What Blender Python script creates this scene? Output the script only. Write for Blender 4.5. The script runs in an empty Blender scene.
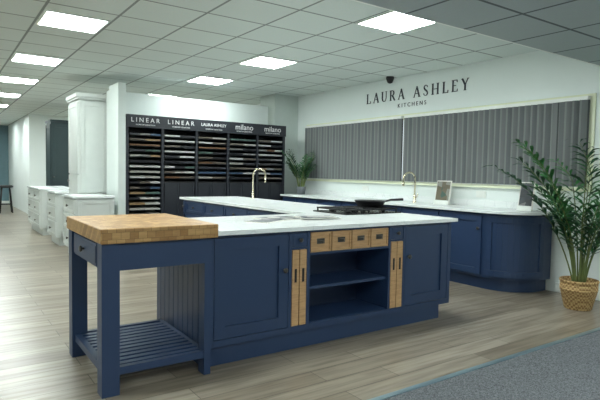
import bpy, bmesh, math, random
from mathutils import Vector, Matrix
random.seed(7)
S = bpy.context.scene
S.view_settings.view_transform = 'Standard'
S.view_settings.look = 'None'
S.view_settings.exposure = 0.32

# ------------------------------------------------------------------ materials
def lin(c):
    return tuple(((v/255)/12.92 if v/255 <= .04045 else ((v/255+.055)/1.055)**2.4) for v in c) + (1,)
def newmat(name):
    m = bpy.data.materials.new(name); m.use_nodes = True
    nt = m.node_tree; b = nt.nodes['Principled BSDF']
    return m, nt, b
def N(nt, t, **kw):
    n = nt.nodes.new(t)
    for k, v in kw.items(): setattr(n, k, v)
    return n
def pos(nt, off=(0,0,0), sc=(1,1,1)):
    g = N(nt, 'ShaderNodeNewGeometry'); mp = N(nt, 'ShaderNodeMapping')
    mp.inputs['Location'].default_value = off; mp.inputs['Scale'].default_value = sc
    nt.links.new(g.outputs['Position'], mp.inputs['Vector'])
    return mp.outputs['Vector']
def simple(name, rgb, rough=.5, metal=0., noise=.04, nscale=8., bump=0., coat=0.):
    m, nt, b = newmat(name)
    b.inputs['Roughness'].default_value = rough; b.inputs['Metallic'].default_value = metal
    c = lin(rgb)
    nz = N(nt, 'ShaderNodeTexNoise'); nz.inputs['Scale'].default_value = nscale
    nt.links.new(pos(nt), nz.inputs['Vector'])
    r = N(nt, 'ShaderNodeValToRGB')
    r.color_ramp.elements[0].position = .3; r.color_ramp.elements[1].position = .7
    r.color_ramp.elements[0].color = tuple(x*(1-noise) for x in c[:3])+(1,)
    r.color_ramp.elements[1].color = tuple(min(1, x*(1+noise)) for x in c[:3])+(1,)
    nt.links.new(nz.outputs['Fac'], r.inputs['Fac']); nt.links.new(r.outputs['Color'], b.inputs['Base Color'])
    if bump:
        bp = N(nt, 'ShaderNodeBump'); bp.inputs['Strength'].default_value = bump; bp.inputs['Distance'].default_value = .01
        nt.links.new(nz.outputs['Fac'], bp.inputs['Height']); nt.links.new(bp.outputs['Normal'], b.inputs['Normal'])
    if coat: b.inputs['Coat Weight'].default_value = coat
    return m
def emit(name, rgb, s):
    m, nt, b = newmat(name)
    b.inputs['Base Color'].default_value = lin(rgb)
    b.inputs['Emission Color'].default_value = lin(rgb); b.inputs['Emission Strength'].default_value = s
    return m

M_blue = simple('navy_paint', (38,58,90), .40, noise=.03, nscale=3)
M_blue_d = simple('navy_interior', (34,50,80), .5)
M_white = simple('wall_white', (228,235,232), .8, noise=.015, nscale=2)
M_wall2 = simple('partition_white', (208,216,212), .8, noise=.015)
M_col = simple('column_white', (194,203,198), .8, noise=.015)
M_teal = simple('far_wall_blue', (104,130,138), .8)
M_trim = simple('trim_white', (232,235,230), .4)
M_cream = simple('cream_cabinet', (196,201,197), .45, noise=.02)
M_char = simple('charcoal', (32,36,44), .5)
M_black = simple('black_gloss', (12,12,14), .2)
M_blackm = simple('black_matt', (17,18,20), .55)
M_brass = simple('brushed_nickel', (206,198,172), .22, 1.)
M_pewter = simple('pewter', (95,92,88), .35, .9)
M_textw = simple('text_white', (225,225,225), .6)
M_textd = simple('text_dark', (46,52,60), .6)
M_frame = simple('white_frame_yellow_lit', (224,228,200), .45)  # pale frame with its yellow lighting tinted into the colour
M_leaf = simple('palm_leaf', (50,108,56), .45, noise=.5, nscale=12)
M_leaf2 = simple('palm_leaf_dark', (24,70,42), .45, noise=.4, nscale=12)
M_stem = simple('palm_stem', (96,110,60), .6, noise=.2)
M_soil = simple('soil', (50,38,28), .9, noise=.4, nscale=60)
M_pot = simple('pot_grey', (90,95,98), .5)
M_paper = simple('paper', (225,222,215), .5)
M_dkteal = simple('dark_green_cabinet', (34,52,54), .5)
M_led = emit('led_diffuser', (244,254,252), 33.0)
M_strip = simple('aluminium_strip', (150,175,185), .3, .7)

# wood block
def woodmat(name, c1, c2, bw=.045, rh=.045, rough=.45, mode='xz'):
    m, nt, b = newmat(name)
    g = N(nt, 'ShaderNodeNewGeometry'); sx = N(nt, 'ShaderNodeSeparateXYZ'); nt.links.new(g.outputs['Position'], sx.inputs[0])
    ad = N(nt, 'ShaderNodeMath', operation='ADD'); nt.links.new(sx.outputs['Y'], ad.inputs[0]); nt.links.new(sx.outputs['Z'], ad.inputs[1])
    cb = N(nt, 'ShaderNodeCombineXYZ'); nt.links.new(sx.outputs['X'], cb.inputs[0]); nt.links.new(ad.outputs[0], cb.inputs[1])
    br = N(nt, 'ShaderNodeTexBrick'); br.inputs['Scale'].default_value = 1
    br.inputs['Brick Width'].default_value = bw; br.inputs['Row Height'].default_value = rh
    br.inputs['Mortar Size'].default_value = .0008
    br.inputs['Color1'].default_value = lin(c1); br.inputs['Color2'].default_value = lin(c2)
    br.inputs['Mortar'].default_value = lin(tuple(int(x*.6) for x in c2))
    nt.links.new(cb.outputs[0], br.inputs['Vector'])
    nz = N(nt, 'ShaderNodeTexNoise'); nz.inputs['Scale'].default_value = 1; nz.inputs['Detail'].default_value = 4
    nt.links.new(pos(nt, sc=(12,12,90)), nz.inputs['Vector'])
    mx = N(nt, 'ShaderNodeMixRGB', blend_type='MULTIPLY'); mx.inputs[0].default_value = .5
    r = N(nt, 'ShaderNodeValToRGB'); r.color_ramp.elements[0].color = (.55,.5,.45,1); r.color_ramp.elements[1].color = (1,1,1,1)
    r.color_ramp.elements[0].position = .3; r.color_ramp.elements[1].position = .6
    nt.links.new(nz.outputs['Fac'], r.inputs[0]); nt.links.new(br.outputs['Color'], mx.inputs[1]); nt.links.new(r.outputs[0], mx.inputs[2])
    nt.links.new(mx.outputs[0], b.inputs['Base Color']); b.inputs['Roughness'].default_value = rough
    return m
M_block = woodmat('butcher_block_wood', (186,148,94), (150,110,62), .05, .04)
M_oak = woodmat('oak_drawer_wood', (192,154,110), (184,146,100), 2., 2.)

# floor
def floormat():
    m, nt, b = newmat('grey_oak_planks')
    br = N(nt, 'ShaderNodeTexBrick'); br.inputs['Scale'].default_value = 1
    br.inputs['Brick Width'].default_value = 1.22; br.inputs['Row Height'].default_value = .18
    br.inputs['Mortar Size'].default_value = .0025; br.offset = .37
    br.inputs['Color1'].default_value = lin((160,151,136)); br.inputs['Color2'].default_value = lin((128,118,103))
    br.inputs['Mortar'].default_value = lin((84,77,67))
    nt.links.new(pos(nt), br.inputs['Vector'])
    nz = N(nt, 'ShaderNodeTexNoise'); nz.inputs['Scale'].default_value = 1; nz.inputs['Detail'].default_value = 7
    nt.links.new(pos(nt, sc=(1.6,22,1)), nz.inputs['Vector'])
    r = N(nt, 'ShaderNodeValToRGB'); r.color_ramp.elements[0].color = (.52,.49,.45,1); r.color_ramp.elements[1].color = (1.0,1.0,1.0,1)
    r.color_ramp.elements[0].position = .36; r.color_ramp.elements[1].position = .58
    mx = N(nt, 'ShaderNodeMixRGB', blend_type='MULTIPLY'); mx.inputs[0].default_value = .85
    nt.links.new(nz.outputs['Fac'], r.inputs[0]); nt.links.new(br.outputs['Color'], mx.inputs[1]); nt.links.new(r.outputs[0], mx.inputs[2])
    nt.links.new(mx.outputs[0], b.inputs['Base Color']); b.inputs['Roughness'].default_value = .30
    return m
M_floor = floormat()
def carpetmat():
    m, nt, b = newmat('grey_carpet')
    nz = N(nt, 'ShaderNodeTexNoise'); nz.inputs['Scale'].default_value = 130; nz.inputs['Detail'].default_value = 3
    nt.links.new(pos(nt), nz.inputs['Vector'])
    r = N(nt, 'ShaderNodeValToRGB'); r.color_ramp.elements[0].color = lin((62,66,70)); r.color_ramp.elements[1].color = lin((122,125,128))
    r.color_ramp.elements[0].position = .35; r.color_ramp.elements[1].position = .68
    nt.links.new(nz.outputs['Fac'], r.inputs[0]); nt.links.new(r.outputs[0], b.inputs['Base Color'])
    bp = N(nt, 'ShaderNodeBump'); bp.inputs['Strength'].default_value = .5; bp.inputs['Distance'].default_value = .01
    nt.links.new(nz.outputs['Fac'], bp.inputs['Height']); nt.links.new(bp.outputs[0], b.inputs['Normal'])
    b.inputs['Roughness'].default_value = .95
    return m
M_carpet = carpetmat()
def tilemat(name, c, g):
    m, nt, b = newmat(name)
    br = N(nt, 'ShaderNodeTexBrick'); br.inputs['Scale'].default_value = 1; br.offset = 0; br.squash = 1
    br.inputs['Brick Width'].default_value = .627; br.inputs['Row Height'].default_value = .6
    br.inputs['Mortar Size'].default_value = .012; br.inputs['Mortar Smooth'].default_value = 0
    br.inputs['Color1'].default_value = lin(c); br.inputs['Color2'].default_value = lin(tuple(x-5 for x in c))
    br.inputs['Mortar'].default_value = lin(g)
    nt.links.new(pos(nt, off=(-3.3365,-3.34,0)), br.inputs['Vector'])
    nz = N(nt, 'ShaderNodeTexNoise'); nz.inputs['Scale'].default_value = 60; nt.links.new(pos(nt), nz.inputs['Vector'])
    mx = N(nt, 'ShaderNodeMixRGB', blend_type='MULTIPLY'); mx.inputs[0].default_value = .12
    nt.links.new(br.outputs['Color'], mx.inputs[1]); nt.links.new(nz.outputs['Color'], mx.inputs[2])
    nt.links.new(mx.outputs[0], b.inputs['Base Color']); b.inputs['Roughness'].default_value = .9
    return m
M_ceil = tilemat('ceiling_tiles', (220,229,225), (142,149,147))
M_ceil_unlit = tilemat('ceiling_tiles_unlit', (174,184,185), (96,102,104))  # same tiles in darker tones, painting the lowered ceiling as unlit
def marble():
    m, nt, b = newmat('white_quartz')
    nz = N(nt, 'ShaderNodeTexNoise'); nz.inputs['Scale'].default_value = 1.6; nz.inputs['Detail'].default_value = 8; nz.inputs['Distortion'].default_value = 1.6
    nt.links.new(pos(nt), nz.inputs['Vector'])
    r = N(nt, 'ShaderNodeValToRGB'); e = r.color_ramp.elements
    e[0].position = .485; e[0].color = lin((236,240,239)); e[1].position = .515; e[1].color = lin((236,240,239))
    k = e.new(.5); k.color = lin((222,226,226))
    nt.links.new(nz.outputs['Fac'], r.inputs[0]); nt.links.new(r.outputs[0], b.inputs['Base Color'])
    b.inputs['Roughness'].default_value = .2
    return m
M_quartz = marble()
def wicker():
    m, nt, b = newmat('wicker')
    g = N(nt, 'ShaderNodeTexCoord')
    br = N(nt, 'ShaderNodeTexChecker'); br.inputs['Scale'].default_value = 48
    br.inputs['Color1'].default_value = lin((188,158,108)); br.inputs['Color2'].default_value = lin((138,106,64))
    nt.links.new(g.outputs['Object'], br.inputs['Vector'])
    nt.links.new(br.outputs['Color'], b.inputs['Base Color'])
    bp = N(nt, 'ShaderNodeBump'); bp.inputs['Strength'].default_value = .6; bp.inputs['Distance'].default_value = .01
    nt.links.new(br.outputs['Fac'], bp.inputs['Height']); nt.links.new(bp.outputs[0], b.inputs['Normal'])
    b.inputs['Roughness'].default_value = .8
    return m
M_wicker = wicker()
def blindmat(name, c):
    m, nt, b = newmat(name)
    b.inputs['Roughness'].default_value = .8
    nz = N(nt, 'ShaderNodeTexNoise'); nz.inputs['Scale'].default_value = 40
    nt.links.new(pos(nt), nz.inputs['Vector'])
    mx0 = N(nt, 'ShaderNodeMixRGB', blend_type='MULTIPLY'); mx0.inputs[0].default_value=.1; mx0.inputs[1].default_value = lin(c)
    nt.links.new(nz.outputs['Color'], mx0.inputs[2]); nt.links.new(mx0.outputs[0], b.inputs['Base Color'])
    tr = N(nt, 'ShaderNodeBsdfTranslucent'); tr.inputs[0].default_value = lin(c)
    mx = N(nt, 'ShaderNodeMixShader'); mx.inputs[0].default_value = .1
    out = nt.nodes['Material Output']
    nt.links.new(b.outputs[0], mx.inputs[1]); nt.links.new(tr.outputs[0], mx.inputs[2]); nt.links.new(mx.outputs[0], out.inputs[0])
    return m
M_bl = [blindmat('blind_fabric_a',(120,124,124)), blindmat('blind_fabric_b',(110,114,115)), blindmat('blind_shaded_edge',(76,79,80)), blindmat('blind_lit_edge',(136,140,139))]  # last two tones paint fold shade and light along the slat edges
def photomat(name, a, c, d):
    m, nt, b = newmat(name)
    v = N(nt, 'ShaderNodeTexVoronoi'); v.inputs['Scale'].default_value = 14
    nt.links.new(pos(nt), v.inputs['Vector'])
    sp = N(nt, 'ShaderNodeSeparateColor'); nt.links.new(v.outputs['Color'], sp.inputs[0])
    r = N(nt, 'ShaderNodeValToRGB'); r.color_ramp.interpolation = 'CONSTANT'
    e = r.color_ramp.elements; e[0].color = lin(a); e[1].color = lin(c); e[1].position = .4
    k = e.new(.7); k.color = lin(d)
    nt.links.new(sp.outputs[0], r.inputs[0]); nt.links.new(r.outputs[0], b.inputs['Base Color'])
    b.inputs['Roughness'].default_value = .5
    return m
M_pic1 = photomat('magazine_print', (36,44,54), (96,98,98), (160,158,150))
M_pic2 = photomat('brochure_print', (100,92,74), (62,88,78), (130,130,122))
M_pic3 = photomat('brochure_print_grey', (62,67,72), (112,112,112), (54,58,62))

# ------------------------------------------------------------------ mesh builder
class MB:
    def __init__(s, name): s.name = name; s.bm = bmesh.new(); s.mats = []
    def mi(s, m):
        if m not in s.mats: s.mats.append(m)
        return s.mats.index(m)
    def face(s, vs, m, smooth=False):
        try: f = s.bm.faces.new(vs)
        except ValueError: return
        f.material_index = s.mi(m); f.smooth = smooth
    def prism(s, pts, vec, m):
        v = Vector(vec)
        a = [s.bm.verts.new(Vector(p)) for p in pts]; b = [s.bm.verts.new(Vector(p)+v) for p in pts]
        s.face(a[::-1], m); s.face(b, m); n = len(a)
        for i in range(n): s.face([a[i], a[(i+1)%n], b[(i+1)%n], b[i]], m)
    def box(s, x0, x1, y0, y1, z0, z1, m):
        s.prism([(x0,y0,z0),(x1,y0,z0),(x1,y1,z0),(x0,y1,z0)], (0,0,z1-z0), m)
    def obox(s, F, u0, u1, n0, n1, z0, z1, m):
        O, U, Nn = F
        P = lambda u, n: (O[0]+U[0]*u+Nn[0]*n, O[1]+U[1]*u+Nn[1]*n, z0)
        s.prism([P(u0,n0),P(u1,n0),P(u1,n1),P(u0,n1)], (0,0,z1-z0), m)
    def tube(s, path, radii, m, seg=12):
        path = [Vector(p) for p in path]
        if not isinstance(radii, (list,tuple)): radii = [radii]*len(path)
        rings = []; prev = None
        for i, p in enumerate(path):
            t = (path[min(i+1,len(path)-1)]-path[max(i-1,0)]).normalized()
            if prev is None:
                ref = Vector((0,0,1)) if abs(t.z) < .9 else Vector((1,0,0))
                a = t.cross(ref).normalized()
            else:
                a = (prev - t*prev.dot(t)).normalized()
            prev = a; b = t.cross(a)
            rings.append([s.bm.verts.new(p+(a*math.cos(2*math.pi*k/seg)+b*math.sin(2*math.pi*k/seg))*radii[i]) for k in range(seg)])
        for i in range(len(rings)-1):
            for k in range(seg):
                s.face([rings[i][k],rings[i][(k+1)%seg],rings[i+1][(k+1)%seg],rings[i+1][k]], m, True)
        s.face(rings[0][::-1], m); s.face(rings[-1], m)
    def lathe(s, c, prof, m, seg=28):
        rings = []
        for r, z in prof:
            rings.append([s.bm.verts.new((c[0]+r*math.cos(2*math.pi*k/seg), c[1]+r*math.sin(2*math.pi*k/seg), c[2]+z)) for k in range(seg)])
        for i in range(len(rings)-1):
            for k in range(seg):
                s.face([rings[i][k],rings[i][(k+1)%seg],rings[i+1][(k+1)%seg],rings[i+1][k]], m, True)
        s.face(rings[0][::-1], m); s.face(rings[-1], m)
    def shaker(s, F, u0, u1, z0, z1, m, fw=.07, t=.02, rec=.011):
        s.obox(F,u0,u0+fw,0,t,z0,z1,m); s.obox(F,u1-fw,u1,0,t,z0,z1,m)
        s.obox(F,u0+fw,u1-fw,0,t,z0,z0+fw,m); s.obox(F,u0+fw,u1-fw,0,t,z1-fw,z1,m)
        s.obox(F,u0+fw,u1-fw,0,t-rec,z0+fw,z1-fw,m)
    def knob(s, F, u, z, m, r=.018, n0=.02):
        O,U,Nn = F
        P = lambda n: (O[0]+U[0]*u+Nn[0]*n, O[1]+U[1]*u+Nn[1]*n, z)
        s.tube([P(n0),P(n0+.014),P(n0+.016),P(n0+.026),P(n0+.032)],[.007,.007,r*.8,r,r*.6],m,14)
    def done(s, bevel=0, norm=True):
        if norm: bmesh.ops.recalc_face_normals(s.bm, faces=s.bm.faces)
        xs=[v.co.x for v in s.bm.verts]; ys=[v.co.y for v in s.bm.verts]; zs=[v.co.z for v in s.bm.verts]
        c = Vector(((min(xs)+max(xs))/2,(min(ys)+max(ys))/2,min(zs)))
        for v in s.bm.verts: v.co -= c
        me = bpy.data.meshes.new(s.name); s.bm.to_mesh(me); s.bm.free()
        for m in s.mats: me.materials.append(m)
        o = bpy.data.objects.new(s.name, me); o.location = c; S.collection.objects.link(o)
        if bevel:
            bv = o.modifiers.new('bevel','BEVEL'); bv.width = bevel; bv.segments = 2; bv.limit_method = 'ANGLE'; bv.angle_limit = .7
        return o
def text(name, body, size, loc, rot, m, parent, align='CENTER'):
    c = bpy.data.curves.new(name,'FONT'); c.body = body; c.size = size; c.extrude = .002; c.align_x = align; c.align_y='CENTER'
    c.materials.append(m)
    o = bpy.data.objects.new(name, c); S.collection.objects.link(o)
    o.parent = parent; o.location = Vector(loc)-parent.location; o.rotation_euler = rot
    return o
def one(name, dims, m, bevel=0):
    b = MB(name)
    for d in dims: b.box(*d, m)
    return b.done(bevel)

# frames: origin, U dir, outward normal
def FY(y): return ((0,y),(1,0),(0,-1))      # faces -Y ; u = x ; n goes -Y
def FX(x): return ((x,0),(0,1),(-1,0))      # faces -X ; u = y

# ------------------------------------------------------------------ room
H = 2.76; H2 = 2.42; YB = 2.65; WX = 5.75
one('floor', [(-4,WX+.2,2.16,21.2,-.05,0)], M_floor)
one('floor_carpet', [(-4,WX+.2,-2.2,2.13,-.05,.004)], M_carpet)
one('trim_carpet_edge', [(-3.99,WX-.02,2.125,2.165,0.0045,.009)], M_strip)
one('ceiling', [(-4.2,WX+.2,YB,21.2,H,H+.1)], M_ceil)
one('ceiling_lowered', [(-4.2,WX+.2,-2.2,YB-.02,H2,H2+.1)], M_ceil_unlit)
one('ceiling_step', [(-4.2,WX+.2,YB-.02,YB,H2,H+.1)], M_trim)
WY0,WY1,WZ0,WZ1 = 2.82,8.02,1.18,2.17
one('wall_right', [(WX,WX+.2,-2.2,WY0,0,H),(WX,WX+.2,WY1,21.2,0,H),(WX,WX+.2,WY0,WY1,0,WZ0),(WX,WX+.2,WY0,WY1,WZ1,H)], M_white)
one('wall_left', [(-4.2,-4,-2.2,21.2,0,H)], M_white)
one('wall_rear', [(-4,WX,-2.4,-2.2,0,H)], M_white)
one('wall_far', [(-4,WX,21,21.2,0,H)], M_teal)
one('wall_inner', [(2.1,WX,16,16.15,0,H),(2.1,2.25,16.15,21,0,H)], M_white)
one('wall_partition', [(2.22,5.11,8.42,8.56,0,2.52),(2.22,2.33,7.92,8.42,0,2.58)], M_wall2)
one('wall_column', [(5.22,WX,8.36,8.9,0,H)], M_col)
one('baseboard_right', [(WX-.018,WX,-2.2,3.14,0.005,.11)], M_trim, .003)
one('baseboard_far', [(-4,2.1,20.98,21,0,.12)], M_trim)

# window
w = MB('window_1')
fx0,fx1 = WX+.02,WX+.1
for (a,b_) in ((WY0,5.50),(5.54,WY1)):
    w.box(fx0,fx1,a,b_,WZ0,WZ0+.05,M_frame); w.box(fx0,fx1,a,b_,WZ1-.05,WZ1,M_frame)
    w.box(fx0,fx1,a,a+.05,WZ0+.05,WZ1-.05,M_frame); w.box(fx0,fx1,b_-.05,b_,WZ0+.05,WZ1-.05,M_frame)
w.box(fx0,fx1,5.50,5.54,WZ0,WZ1,M_frame)
w.done(.003)
t = MB('trim_window')
t.box(WX-.02,WX-.001,WY0-.03,WY1+.03,WZ1,WZ1+.025,M_frame)
t.box(WX-.02,WX-.001,WY0-.03,WY0,WZ0,WZ1,M_frame); t.box(WX-.02,WX-.001,WY1,WY1+.03,WZ0,WZ1,M_frame)
t.box(WX-.02,WX-.001,5.49,5.55,WZ0,WZ1,M_frame)
t.box(WX-.05,WX-.001,WY0-.04,WY1+.04,WZ0-.03,WZ0,M_frame)
t.done(.003)
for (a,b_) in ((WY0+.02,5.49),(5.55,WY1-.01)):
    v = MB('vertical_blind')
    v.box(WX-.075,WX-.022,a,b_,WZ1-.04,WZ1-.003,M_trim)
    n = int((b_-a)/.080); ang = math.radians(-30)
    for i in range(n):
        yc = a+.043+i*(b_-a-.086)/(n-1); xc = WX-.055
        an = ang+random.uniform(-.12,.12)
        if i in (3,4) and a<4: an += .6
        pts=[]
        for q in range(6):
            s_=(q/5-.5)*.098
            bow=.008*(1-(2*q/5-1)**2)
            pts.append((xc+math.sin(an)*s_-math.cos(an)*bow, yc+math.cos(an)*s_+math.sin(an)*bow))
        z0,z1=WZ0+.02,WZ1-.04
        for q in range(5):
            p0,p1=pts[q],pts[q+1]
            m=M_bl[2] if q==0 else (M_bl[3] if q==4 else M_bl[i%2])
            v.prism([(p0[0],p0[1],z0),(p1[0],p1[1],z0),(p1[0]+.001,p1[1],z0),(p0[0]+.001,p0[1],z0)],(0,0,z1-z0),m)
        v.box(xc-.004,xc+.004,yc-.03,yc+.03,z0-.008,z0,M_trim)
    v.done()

# ceiling lights, plus added fill panels out of view
def led(x,y,z=H,s=.58):
    l = MB('ceiling_light_and_fill_panel')
    h=s/2
    l.box(x-h,x+h,y-h,y-h+.02,z-.012,z-.001,M_trim); l.box(x-h,x+h,y+h-.02,y+h,z-.012,z-.001,M_trim)
    l.box(x-h,x-h+.02,y-h+.02,y+h-.02,z-.012,z-.001,M_trim); l.box(x+h-.02,x+h,y-h+.02,y+h-.02,z-.012,z-.001,M_trim)
    l.box(x-h+.02,x+h-.02,y-h+.02,y+h-.02,z-.009,z-.001,M_led)
    l.done()
for p in [(3.65,3.64),(3.65,6.04),(3.65,7.84),(3.65,10.24),(3.65,12.64),(1.14,5.66),(1.14,7.9),(1.14,9.95),(1.14,12.1),(1.14,14.3),(1.14,16.6),(1.14,18.8),
          (-1.37,3.64),(-1.37,6.04),(-1.37,8.5),(-1.37,12.),(-1.37,16.),(1.14,3.3),(4.9,14.4)]:  # leftmost row is unseen fill, added to light the room evenly
    led(*p)
for p in [(-1.4,0.2),(.6,.3),(2.4,-.4),(4.2,.5)]: led(p[0],p[1],H2)  # unseen fill panels around the camera, added to light the island front

# ------------------------------------------------------------------ island
I = MB('kitchen_island')
B = M_blue
I.box(1.44,2.26,3.12,4.02,.13,.88,B); I.box(3.07,3.85,3.12,4.02,.13,.88,B)
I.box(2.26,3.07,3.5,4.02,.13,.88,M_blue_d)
I.box(2.26,3.07,3.12,3.5,.70,.88,B); I.box(2.26,3.07,3.12,3.5,.13,.18,B)
I.box(2.262,3.068,3.13,3.499,.425,.447,B)
for a,b_ in ((1.44,1.485),(2.075,2.10),(2.235,2.262),(3.068,3.09),(3.235,3.262),(3.81,3.85)):
    I.box(a,b_,3.10,3.12,.13,.88,B)
for a,b_ in ((1.485,2.075),(2.10,2.235),(2.262,3.068),(3.09,3.235),(3.262,3.81)):
    I.box(a,b_,3.10,3.12,.862,.88,B); I.box(a,b_,3.10,3.12,.13,.175,B)
I.box(2.262,3.068,3.10,3.12,.69,.705,B)
I.box(1.45,3.74,3.125,3.95,0,.13,B)
F = FY(3.122)
I.shaker(F,1.489,2.071,.179,.858,B,.08,.02,.014); I.knob(F,2.035,.60,M_pewter,.02)
I.shaker(F,3.266,3.806,.179,.858,B,.08,.02,.014); I.knob(F,3.30,.60,M_pewter,.02)
for a,b_ in ((2.103,2.232),(3.093,3.232)):
    I.box(a-.003,b_+.003,3.10,3.12,.742,.757,B)
    I.obox(F,a,b_,0,.018,.76,.859,B); I.obox(F,a+.012,b_-.012,.018,.021,.772,.847,B)
    I.knob(F,(a+b_)/2,.81,M_pewter,.016)
    m = (a+b_)/2
    for c0,c1 in ((a+.002,m-.004),(m+.004,b_-.002)):
        I.obox(F,c0,c1,0,.024,.18,.738,M_oak)
        cc=(c0+c1)/2
        I.obox(F,cc-.010,cc+.010,.0245,.0255,.50,.60,M_blackm)
    I.obox(F,m-.004,m+.004,0,.01,.18,.738,M_blackm)
# four oak drawers
for i in range(4):
    a = 2.268+i*.2; b_ = a+.188
    I.obox(F,a,b_,0,.016,.71,.858,M_oak)
    I.obox(F,a,b_,.016,.024,.71,.724,M_oak); I.obox(F,a,b_,.016,.024,.844,.858,M_oak)
    I.obox(F,a,a+.014,.016,.024,.724,.844,M_oak); I.obox(F,b_-.014,b_,.016,.024,.724,.844,M_oak)
    c=(a+b_)/2
    I.obox(F,c-.036,c+.036,.0165,.020,.77,.81,M_pewter)
    pts=[(c-.032+.064*k/10, 3.105-.026*math.sin(math.pi*k/10), .775) for k in range(11)]
    I.prism(pts,(0,0,.022),M_pewter)
# tongue & groove end
for k in range(10):
    y0=3.13+k*.089
    I.box(1.427,1.44,y0,y0+.082,.0,.88,B)
I.box(1.41,1.44,3.10,3.13,0,.88,B)
# rear leg of the L
I.box(2.98,3.83,4.02,7.25,.13,.88,B)
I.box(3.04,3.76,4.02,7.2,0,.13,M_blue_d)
G = FX(2.98)
yy = 4.1
while yy < 7.2:
    e = min(yy+.6,7.23)
    I.shaker(G,yy+.004,e-.004,.16,.68,B,.06); I.shaker(G,yy+.004,e-.004,.70,.86,B,.035)
    I.knob(G,(yy+e)/2,.78,M_pewter); yy += .61
I.prism([(1.465,3.06,.88),(3.89,3.06,.88),(3.89,7.3,.88),(2.93,7.3,.88),(2.93,4.06,.88),(1.465,4.06,.88)],(0,0,.03),M_quartz)
# butcher table
for y0 in (3.0,3.78):
    I.box(.75,.85,y0,y0+.1,0,.88,B)
I.box(.85,1.43,3.015,3.04,.72,.88,B); I.box(.85,1.43,3.84,3.865,.72,.88,B)
I.box(.77,.795,3.1,3.78,.72,.88,B)
K = FX(.77)
I.obox(K,3.14,3.74,0,.014,.735,.865,B); I.obox(K,3.155,3.725,.014,.017,.75,.85,B); I.knob(K,3.44,.80,M_pewter,.022,.015)
I.box(.77,.81,3.1,3.78,.11,.155,B); I.box(1.38,1.41,3.1,3.86,.11,.155,B)
I.box(.85,1.41,3.02,3.06,.11,.155,B); I.box(.85,1.41,3.82,3.86,.11,.155,B)
for k in range(11):
    y0=3.075+k*.0665
    I.box(.81,1.38,y0,y0+.042,.135,.155,B)
I.box(1.38,1.425,3.015,3.10,0,.72,B)
island = I.done(.0025)
bb = MB('butcher_block'); bb.box(.74,1.455,2.975,3.90,.881,.967,M_block); bb.done(.006)

# ------------------------------------------------------------------ wall run
YE=7.88
R = MB('curved_base_cabinets')
def foot(xf, yend, rad, z, xb=WX-.022, yb=YE):
    pts=[(xb,yend,z)]
    cx,cy=xf+rad,yend+rad
    for k in range(13):
        a=-math.pi/2-math.pi/2*k/12
        pts.append((cx+rad*math.cos(a),cy+rad*math.sin(a),z))
    pts += [(xf,yb,z),(xb,yb,z)]
    return pts
R.prism(foot(5.12,3.20,.45,.14),(0,0,.74),B)
R.prism(foot(5.17,3.25,.42,0),(0,0,.14),M_blue)
R.prism(foot(5.06,3.14,.48,.88),(0,0,.03),M_quartz)
R.box(WX-.024,WX-.002,3.14,YE,.91,.99,M_quartz)
def arc(cx,cy,r0,r1,a0,a1,z0,z1,m,n=12):
    o=[];i=[]
    for k in range(n+1):
        a=a0+(a1-a0)*k/n
        o.append((cx+r1*math.cos(a),cy+r1*math.sin(a),z0)); i.append((cx+r0*math.cos(a),cy+r0*math.sin(a),z0))
    for k in range(n):
        R.prism([i[k],i[k+1],o[k+1],o[k]],(0,0,z1-z0),m)
cx,cy=5.57,3.65; a0=math.radians(183); a1=math.radians(267)
arc(cx,cy,.448,.470,a0,a1,.17,.24,B); arc(cx,cy,.448,.470,a0,a1,.78,.85,B)
arc(cx,cy,.448,.470,a0,a0+.15,.24,.78,B,3); arc(cx,cy,.448,.470,a1-.15,a1,.24,.78,B,3)
arc(cx,cy,.448,.456,a0+.15,a1-.15,.24,.78,B,9)
Gx = FX(5.12)
yy=3.68
i=0
while yy<YE-.3:
    e=min(yy+.62,YE-.02)
    R.shaker(Gx,yy+.005,e-.005,.17,.85,B,.07,.022,.014)
    R.knob(Gx,(yy+.04) if i%2==0 else (e-.04),.70,M_pewter,.02); yy+=.63; i+=1
R.done(.0025)

# ------------------------------------------------------------------ sample rack
K = MB('worktop_sample_rack')
rx0,rx1,ry0,ry1=2.345,5.19,7.95,8.35
cols=5; cw=(rx1-rx0)/cols
K.box(rx0,rx1,ry1-.02,ry1,0,2.13,M_blackm)
K.box(rx0,rx1,ry0-.03,ry1-.02,1.94,2.13,M_char)
for c in range(cols+1):
    x=rx0+c*cw; x=min(max(x,rx0+.02),rx1-.02)
    K.box(x-.02,x+.02,ry0,ry1-.02,0.0,1.94,M_char)
pal=[simple('sample_%d'%i,c,.35) for i,c in enumerate([(205,208,205),(180,180,174),(138,140,138),(110,104,96),(66,68,74),(164,138,104),(116,88,66),(74,98,126),(46,48,53),(86,110,104)])]
wts=[6,5,4,3,3,2,2,2,4,1]
for c in range(cols):
    xa=rx0+c*cw+(.04 if c==0 else .02); xb=rx0+(c+1)*cw-(.04 if c==cols-1 else .02)
    zz=1.87
    zmin = .25 if c in (0,) else 1.15
    while zz>zmin:
        K.box(xa,xb,ry0+.03,ry1-.02,zz-.05,zz-.042,M_char)
        n=random.choice((1,2,2,3))
        for q in range(n):
            m=random.choices(pal,wts)[0]
            w0=xa+.015+(xb-xa-.03)*q/n; w1=xa+.015+(xb-xa-.03)*(q+1)/n-.008
            K.prism([(w0,ry0-.0,zz-.040),(w1,ry0-.0,zz-.040),(w1,ry0-.012,zz-.016),(w0,ry0-.012,zz-.016)],(0,.28,.02),m)
        zz-=.082
    if c:
        K.box(xa,xb,ry0+.03,ry1-.02,.08,1.12,M_blackm)
        for q in (0,1):
            w0=xa+.01+(xb-xa-.02)*q/2
            K.shaker(FY(ry0+.03),w0+.004,w0+(xb-xa-.02)/2-.004,.1,1.1,M_char,.03)
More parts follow.
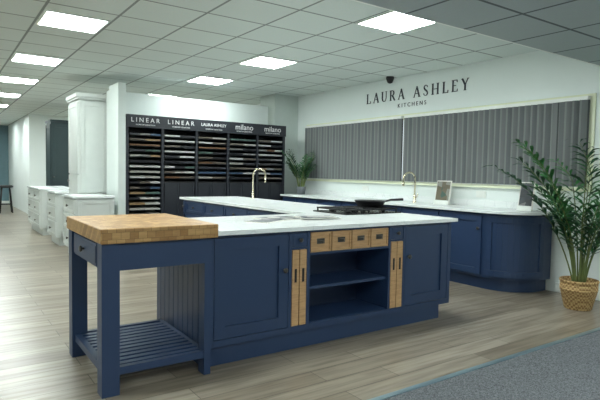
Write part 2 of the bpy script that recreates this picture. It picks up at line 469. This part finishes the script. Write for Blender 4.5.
rack = K.done()
for c,(tx,sz) in enumerate([('L I N E A R',.095),('L I N E A R',.095),('LAURA ASHLEY',.066),('milano',.13),('milano',.13)]):
    xc=rx0+(c+.5)*cw
    text('fascia_text_%d'%c,tx,sz,(xc,ry0-.033,2.05),(math.pi/2,0,0),M_textw,rack)
    text('fascia_sub_%d'%c,'WORKTOP COLLECTION',.026,(xc,ry0-.033,1.98),(math.pi/2,0,0),M_textw,rack)

# ------------------------------------------------------------------ left side cabinets
def base_unit(name,x0,x1,y0,y1,m,drawers=True):
    b=MB(name)
    b.box(x0,x1,y0,y1,.13,.88,m); b.box(x0+.05,x1,y0+.04,y1-.02,0,.13,m)
    b.box(x0-.03,x1+.0,y0-.03,y1+.02,.88,.91,M_quartz)
    G=FX(x0); n=max(1,round((y1-y0)/.6)); d=(y1-y0)/n
    for k in range(n):
        a=y0+k*d+.02; e=y0+(k+1)*d-.02
        for z0,z1 in ((.16,.40),(.42,.64),(.66,.86)):
            b.shaker(G,a,e,z0,z1,m,.045,.018); b.knob(G,(a+e)/2,(z0+z1)/2,M_pewter,.02,.018)
    F=FY(y0); b.shaker(F,x0+.02,x1-.01,.16,.86,m,.06,.018)
    return b.done(.002)
base_unit('drawer_cabinet',1.60,2.14,7.82,8.60,M_cream)
base_unit('drawer_cabinet',1.63,2.25,9.40,10.2,M_cream)
base_unit('drawer_cabinet',1.62,2.3,11.0,12.5,M_cream)
L=MB('larder_cupboard')
L.box(1.83,2.68,8.66,9.36,.0,2.38,M_cream)
L.box(1.80,2.68,8.62,9.37,2.38,2.41,M_cream); L.box(1.78,2.68,8.60,9.37,2.41,2.47,M_cream)
G=FX(1.83); L.shaker(G,8.68,9.34,.15,1.2,M_cream); L.shaker(G,8.68,9.34,1.22,2.34,M_cream); L.knob(G,9.28,1.1,M_pewter)
Fq=FY(8.66); L.shaker(Fq,1.85,2.25,.92,2.34,M_cream,.06,.022,.014); L.shaker(Fq,2.26,2.66,.92,2.34,M_cream,.06,.022,.014)
L.done(.003)
D=MB('tall_dark_cupboard')
D.box(2.15,2.75,13,13.6,0,2.35,M_dkteal); D.shaker(FY(13),2.17,2.73,.1,2.3,M_dkteal); D.shaker(FX(2.15),13.02,13.58,.1,2.3,M_dkteal)
D.knob(FY(13),2.2,1.1,M_pewter); D.box(2.13,2.77,12.97,13.62,2.35,2.4,M_dkteal)
D.done(.003)
# bar stool far left
st=MB('bar_stool'); sx,sy=1.62,17.0
st.lathe((sx,sy,.72),[(.17,0),(.19,.02),(.19,.05),(.15,.07)],M_blackm)
for a in range(4):
    an=math.pi/4+a*math.pi/2
    st.tube([(sx+.14*math.cos(an),sy+.14*math.sin(an),.72),(sx+.22*math.cos(an),sy+.22*math.sin(an),0)],.014,M_blackm,8)
for a in range(4):
    an=math.pi/4+a*math.pi/2; bn=an+math.pi/2
    st.tube([(sx+.2*math.cos(an),sy+.2*math.sin(an),.25),(sx+.2*math.cos(bn),sy+.2*math.sin(bn),.25)],.01,M_blackm,8)
st.done()

# ------------------------------------------------------------------ taps
def tap(name,x,y,z,h,dirv,m):
    b=MB(name); dx,dy=dirv
    b.lathe((x,y,z),[(.028,0),(.028,.01),(.02,.02),(.018,.10),(.014,.11)],m,20)
    R_=.09; pts=[(x,y,z+.1),(x,y,z+h-R_)]
    for k in range(1,13):
        a=math.pi-math.pi*k/12
        pts.append((x+dx*(R_+R_*math.cos(a)),y+dy*(R_+R_*math.cos(a)),z+h-R_+R_*math.sin(a)))
    pts.append((x+dx*2*R_,y+dy*2*R_,z+h-R_-.07))
    b.tube(pts,.013,m,12)
    b.tube([(x+dx*2*R_,y+dy*2*R_,z+h-R_-.05),(x+dx*2*R_,y+dy*2*R_,z+h-R_-.1)],.016,m,12)
    b.tube([(x,y,z+.07),(x-dy*.05,y+dx*.05,z+.075),(x-dy*.09,y+dx*.09,z+.12)],[.009,.008,.006],m,10)
    return b.done()
tap('kitchen_tap',3.78,6.62,.91,.43,(.8,-.6),M_brass)
tap('kitchen_tap',5.5,5.08,.91,.42,(-.95,.3),M_brass)

# hob
hb=MB('gas_hob'); hx0,hx1,hy0,hy1=3.12,3.84,3.72,4.24; z=.911
hb.box(hx0,hx1,hy0,hy1,z,z+.012,M_black)
for (x,y,r) in ((3.25,3.86,.04),(3.25,4.1,.03),(3.48,3.99,.06),(3.71,3.86,.03),(3.71,4.1,.04)):
    hb.lathe((x,y,z+.012),[(r,0),(r,.012),(r*.75,.014),(r*.75,.024),(r*.6,.026)],M_blackm,20)
for (a,b_) in ((3.14,3.36),(3.37,3.59),(3.60,3.82)):
    for y in (3.76,3.98,4.2):
        hb.box(a,b_,y-.006,y+.006,z+.035,z+.05,M_blackm)
    for x in (a+.006,(a+b_)/2,b_-.006):
        hb.box(x-.006,x+.006,3.76,4.2,z+.035,z+.05,M_blackm)
    for x in (a+.006,b_-.006):
        for y in (3.765,4.195): hb.box(x-.006,x+.006,y-.006,y+.006,z+.012,z+.035,M_blackm)
for k in range(5):
    hb.lathe((3.3+k*.09,3.742,z+.012),[(.014,0),(.014,.015),(.01,.018)],M_pewter,14)
hb.done(.001)
p=MB('frying_pan'); px,py,pz=3.69,4.02,z+.051
p.lathe((px,py,pz),[(.10,0),(.13,.01),(.162,.06),(.165,.063),(.158,.06),(.126,.014),(.02,.006)],M_blackm,32)
p.tube([(px+.155*.9,py-.155*.35,pz+.05),(px+.24*.9,py-.24*.35,pz+.07),(px+.38*.9,py-.38*.35,pz+.075)],[.009,.012,.014],M_blackm,10)
p.done()

# magazines on island
for (x,y,a,w_,h_,m,zz) in ((2.36,3.66,.15,.38,.27,M_pic1,.911),(2.66,3.55,-.25,.34,.24,M_pic1,.9195),(2.12,3.52,.5,.28,.2,M_pic3,.911)):
    q=MB('magazine'); c,s_=math.cos(a),math.sin(a)
    P=lambda u,v:(x+u*c-v*s_,y+u*s_+v*c,zz)
    q.prism([P(-w_/2,-h_/2),P(w_/2,-h_/2),P(w_/2,h_/2),P(-w_/2,h_/2)],(0,0,.006),M_paper)
    pp=[Vector(P(u,v))+Vector((0,0,.0062)) for u,v in ((-w_/2+.01,-h_/2+.01),(w_/2-.01,-h_/2+.01),(w_/2-.01,h_/2-.01),(-w_/2+.01,h_/2-.01))]
    q.prism(pp,(0,0,.001),m)
    q.done()
# brochure stands
for (x,y,w_,h_,m) in ((5.55,4.62,.24,.31,M_pic2),(5.55,3.42,.18,.32,M_pic3)):
    q=MB('brochure_stand')
    q.prism([(x-.06,y-w_/2,.911),(x+.06,y-w_/2,.911),(x+.06,y+w_/2,.911),(x-.06,y+w_/2,.911)],(0,0,.006),M_trim)
    q.prism([(x-.03,y-w_/2,.917),(x-.02,y-w_/2,.917),(x-.02,y+w_/2,.917),(x-.03,y+w_/2,.917)],(.05,0,h_),M_paper)
    q.prism([(x-.034,y-w_/2+.012,.93),(x-.032,y-w_/2+.012,.93),(x-.032,y+w_/2-.012,.93),(x-.034,y+w_/2-.012,.93)],(.048,0,h_-.025),m)
    q.prism([(x-.05,y-w_/2,.917),(x-.045,y-w_/2,.917),(x-.045,y+w_/2,.917),(x-.05,y+w_/2,.917)],(.004,0,.05),M_trim)
    q.done()

# ------------------------------------------------------------------ plants
def frond(b, base, az, length, lean, droop, nleaf, ll, m, wd):
    pts=[]; n=14
    p=Vector(base); d=Vector((math.cos(az)*math.sin(lean),math.sin(az)*math.sin(lean),math.cos(lean)))
    step=length/n
    for i in range(n+1):
        pts.append(p.copy())
        p=p+d*step
        d=(d+Vector((math.cos(az)*.04,math.sin(az)*.04,-droop*(i/n)))).normalized()
    b.tube(pts,[.009*(1-.75*i/n) for i in range(n+1)],M_stem,6)
    for k in range(nleaf):
        t=.34+.66*k/(nleaf-1); f=t*n; i=min(int(f),n-1); q=pts[i].lerp(pts[i+1],f-i)
        tg=(pts[i+1]-pts[i]).normalized(); side=Vector((-math.sin(az),math.cos(az),0))
        L_=ll*(1-.5*abs(t-.65)/.6)*random.uniform(.85,1.1)
        for sg in (1,-1):
            dr=(tg*.8+side*sg*.75+Vector((0,0,random.uniform(-.1,.12)))).normalized()
            w_=dr.cross(Vector((random.uniform(-.4,.4),random.uniform(-.4,.4),1))).normalized()*(L_*wd)
            m1=q+dr*L_*.35+Vector((0,0,.012)); m2=q+dr*L_*.7+Vector((0,0,-.05*L_)); e=q+dr*L_+Vector((0,0,-.25*L_))
            v=[b.bm.verts.new(c) for c in (q,m1+w_,m2+w_*.7,e,m2-w_*.7,m1-w_)]
            b.face([v[0],v[1],v[5]],m); b.face([v[1],v[2],v[4],v[5]],m); b.face([v[2],v[3],v[4]],m)
def palm(name,x,y,z,h,nf,lean,potf,ll,lim,droop=.12,nl=14,wd=.07):
    b=MB(name); zt=potf(b)
    for k in range(nf):
        az=k*2.39996+random.uniform(-.3,.3)
        le=lean*random.uniform(.15,1.0)
        if math.cos(az)>.4: le=min(le,lean*.6)
        L_=h*(random.uniform(.85,1.05) if k%3==0 else random.uniform(.45,.95))
        frond(b,(x+.05*math.cos(az),y+.05*math.sin(az),zt),az,L_,le,droop,nl,ll,M_leaf if k%2 else M_leaf2,wd)
    for v in b.bm.verts:
        if v.co.x>lim[0]: v.co.x=lim[0]-(v.co.x-lim[0])*.3
        if v.co.y>lim[1]: v.co.y=lim[1]-(v.co.y-lim[1])*.3
    return b.done(norm=False)
def pot1(b):
    c=(5.22,2.62,0.001)
    prof=[(.118,0)]
    for k in range(14):
        z0=.005+k*.0185; r=.122+.045*min(1,k/10)
        prof += [(r,z0),(r+.006,z0+.009),(r,z0+.0185)]
    prof += [(.176,.27),(.18,.28),(.176,.292),(.155,.292),(.15,.25)]
    b.lathe(c,prof,M_wicker,40)
    b.lathe((c[0],c[1],c[2]+.235),[(.149,0),(.149,.01)],M_soil,32)
    return .24
palm('potted_palm',5.22,2.62,0,1.62,24,.28,pot1,.27,(WX-.13,9),.11,13,.075)
def pot2(b):
    c=(5.36,7.66,.911)
    b.lathe(c,[(.07,0),(.09,.14),(.085,.14),(.08,.12)],M_pot,24)
    b.lathe((c[0],c[1],c[2]+.11),[(.079,0),(.079,.008)],M_soil,24)
    return 1.02
palm('potted_palm',5.36,7.66,.91,.76,18,.22,pot2,.17,(WX-.14,7.86),.10,13,.09)

# ------------------------------------------------------------------ wall lettering
sg=MB('wall_lettering')
Hh=.155; yL=6.40; zB=2.425
def st_(poly,w_,x0,mode='h'):
    for i in range(len(poly)-1):
        (xa,za),(xb_,zb)=poly[i],poly[i+1]
        wa=w_[i] if isinstance(w_,list) else w_; wb=w_[i+1] if isinstance(w_,list) else w_
        d=Vector((xb_-xa,zb-za)); 
        n=Vector((-d.y,d.x)).normalized()
        q=[(xa+n.x*wa/2,za+n.y*wa/2),(xb_+n.x*wb/2,zb+n.y*wb/2),(xb_-n.x*wb/2,zb-n.y*wb/2),(xa-n.x*wa/2,za-n.y*wa/2)]
        sg.prism([(WX-.010,yL-(x0+a)*Hh,zB+b_*Hh) for a,b_ in q],(.009,0,0),M_textd)
T=.14;t_=.055
def ser(x,z,x0,w_=.26): st_([(x-w_/2,z),(x+w_/2,z)],.04,x0)
def letter(ch,x):
    if ch=='L':
        st_([(.14,0),(.14,1)],T,x); st_([(.02,.02),(.6,.02)],t_,x); st_([(.6,0),(.62,.24)],t_,x); ser(.14,.98,x); return .70
    if ch=='A':
        st_([(.08,0),(.42,1)],t_,x); st_([(.40,1),(.74,0)],T,x); st_([(.2,.33),(.64,.33)],t_,x); ser(.08,.02,x,.2); ser(.74,.02,x,.26); return .88
    if ch=='U':
        st_([(.14,1),(.14,.32),(.2,.12),(.36,.02),(.5,.04),(.62,.15),(.68,.34),(.68,1)],[T,T,.12,.07,t_,t_,t_,t_],x); ser(.14,.98,x); ser(.68,.98,x,.2); return .86
    if ch=='R':
        st_([(.14,0),(.14,1)],T,x); st_([(.14,.97),(.4,.97),(.54,.88),(.58,.74),(.54,.6),(.4,.5),(.14,.5)],[t_,t_,.1,.13,.1,t_,t_],x)
        st_([(.36,.5),(.7,0)],.13,x); ser(.14,.02,x); ser(.14,.98,x); ser(.7,.02,x,.16); return .84
    if ch=='S':
        st_([(.52,.78),(.46,.92),(.32,.98),(.16,.92),(.1,.76),(.2,.6),(.42,.44),(.53,.28),(.48,.1),(.32,.02),(.14,.07),(.07,.24)],[t_,t_,t_,.09,.12,.14,.14,.12,.09,t_,t_,t_],x); return .68
    if ch=='H':
        st_([(.14,0),(.14,1)],T,x); st_([(.72,0),(.72,1)],T,x); st_([(.14,.5),(.72,.5)],t_,x)
        for a in (.14,.72): ser(a,.02,x); ser(a,.98,x)
        return .94
    if ch=='E':
        st_([(.14,0),(.14,1)],T,x); st_([(.02,.02),(.6,.02)],t_,x); st_([(.02,.98),(.57,.98)],t_,x); st_([(.14,.52),(.46,.52)],t_,x)
        st_([(.6,0),(.62,.22)],t_,x); st_([(.56,1),(.58,.8)],t_,x); return .72
    if ch=='Y':
        st_([(.08,1),(.38,.46)],T,x); st_([(.68,1),(.38,.46)],t_,x); st_([(.38,0),(.38,.48)],T,x); ser(.38,.02,x); ser(.08,.98,x,.2); ser(.68,.98,x,.18); return .76
    return .5
word='LAURA ASHLEY'; x=0
adv={'L':.70,'A':.88,'U':.86,'R':.84,'S':.68,'H':.94,'E':.72,'Y':.76,' ':.5}
tot=sum(adv[c] for c in word); gap=((6.40-4.42)/Hh-tot)/(len(word)-1)
for ch in word:
    letter(ch,x); x+=adv[ch]+gap
sign=sg.done()
rot=Matrix(((0,0,-1),(-1,0,0),(0,1,0))).to_euler()
text('kitchens_text','K I T C H E N S',.085,(WX-.005,5.42,2.33),rot,M_textd,sign)

# cctv dome, socket
c=MB('security_camera'); c.lathe((5.62,5.75,H-.10),[(.01,0),(.035,.01),(.05,.04),(.055,.06),(.06,.065),(.06,.099)],M_blackm,20)
c.done()
for y in (4.1,6.3):
    s_=MB('wall_socket'); s_.box(WX-.012,WX-.001,y,y+.145,1.02,1.105,M_trim); s_.box(WX-.015,WX-.012,y+.03,y+.05,1.06,1.09,M_trim); s_.box(WX-.015,WX-.012,y+.095,y+.115,1.06,1.09,M_trim); s_.done(.002)

# ------------------------------------------------------------------ world + camera
wd=bpy.data.worlds.new('world'); S.world=wd; wd.use_nodes=True
bg=wd.node_tree.nodes['Background']; bg.inputs[0].default_value=(.85,.93,1,1); bg.inputs[1].default_value=1.2
cam=bpy.data.cameras.new('camera'); co=bpy.data.objects.new('camera',cam); S.collection.objects.link(co)
cam.lens=522/600*36; cam.sensor_width=36; cam.clip_start=.05
X=Vector((.8207,-.5712,.0180)).normalized(); Fw=Vector((.5712,.8191,-.0525)).normalized()
Up=X.cross(Fw).normalized(); X=Fw.cross(Up)
mt=Matrix((( X.x,Up.x,-Fw.x,0),(X.y,Up.y,-Fw.y,0),(X.z,Up.z,-Fw.z,1.3),(0,0,0,1)))
co.matrix_world=mt
S.camera=co
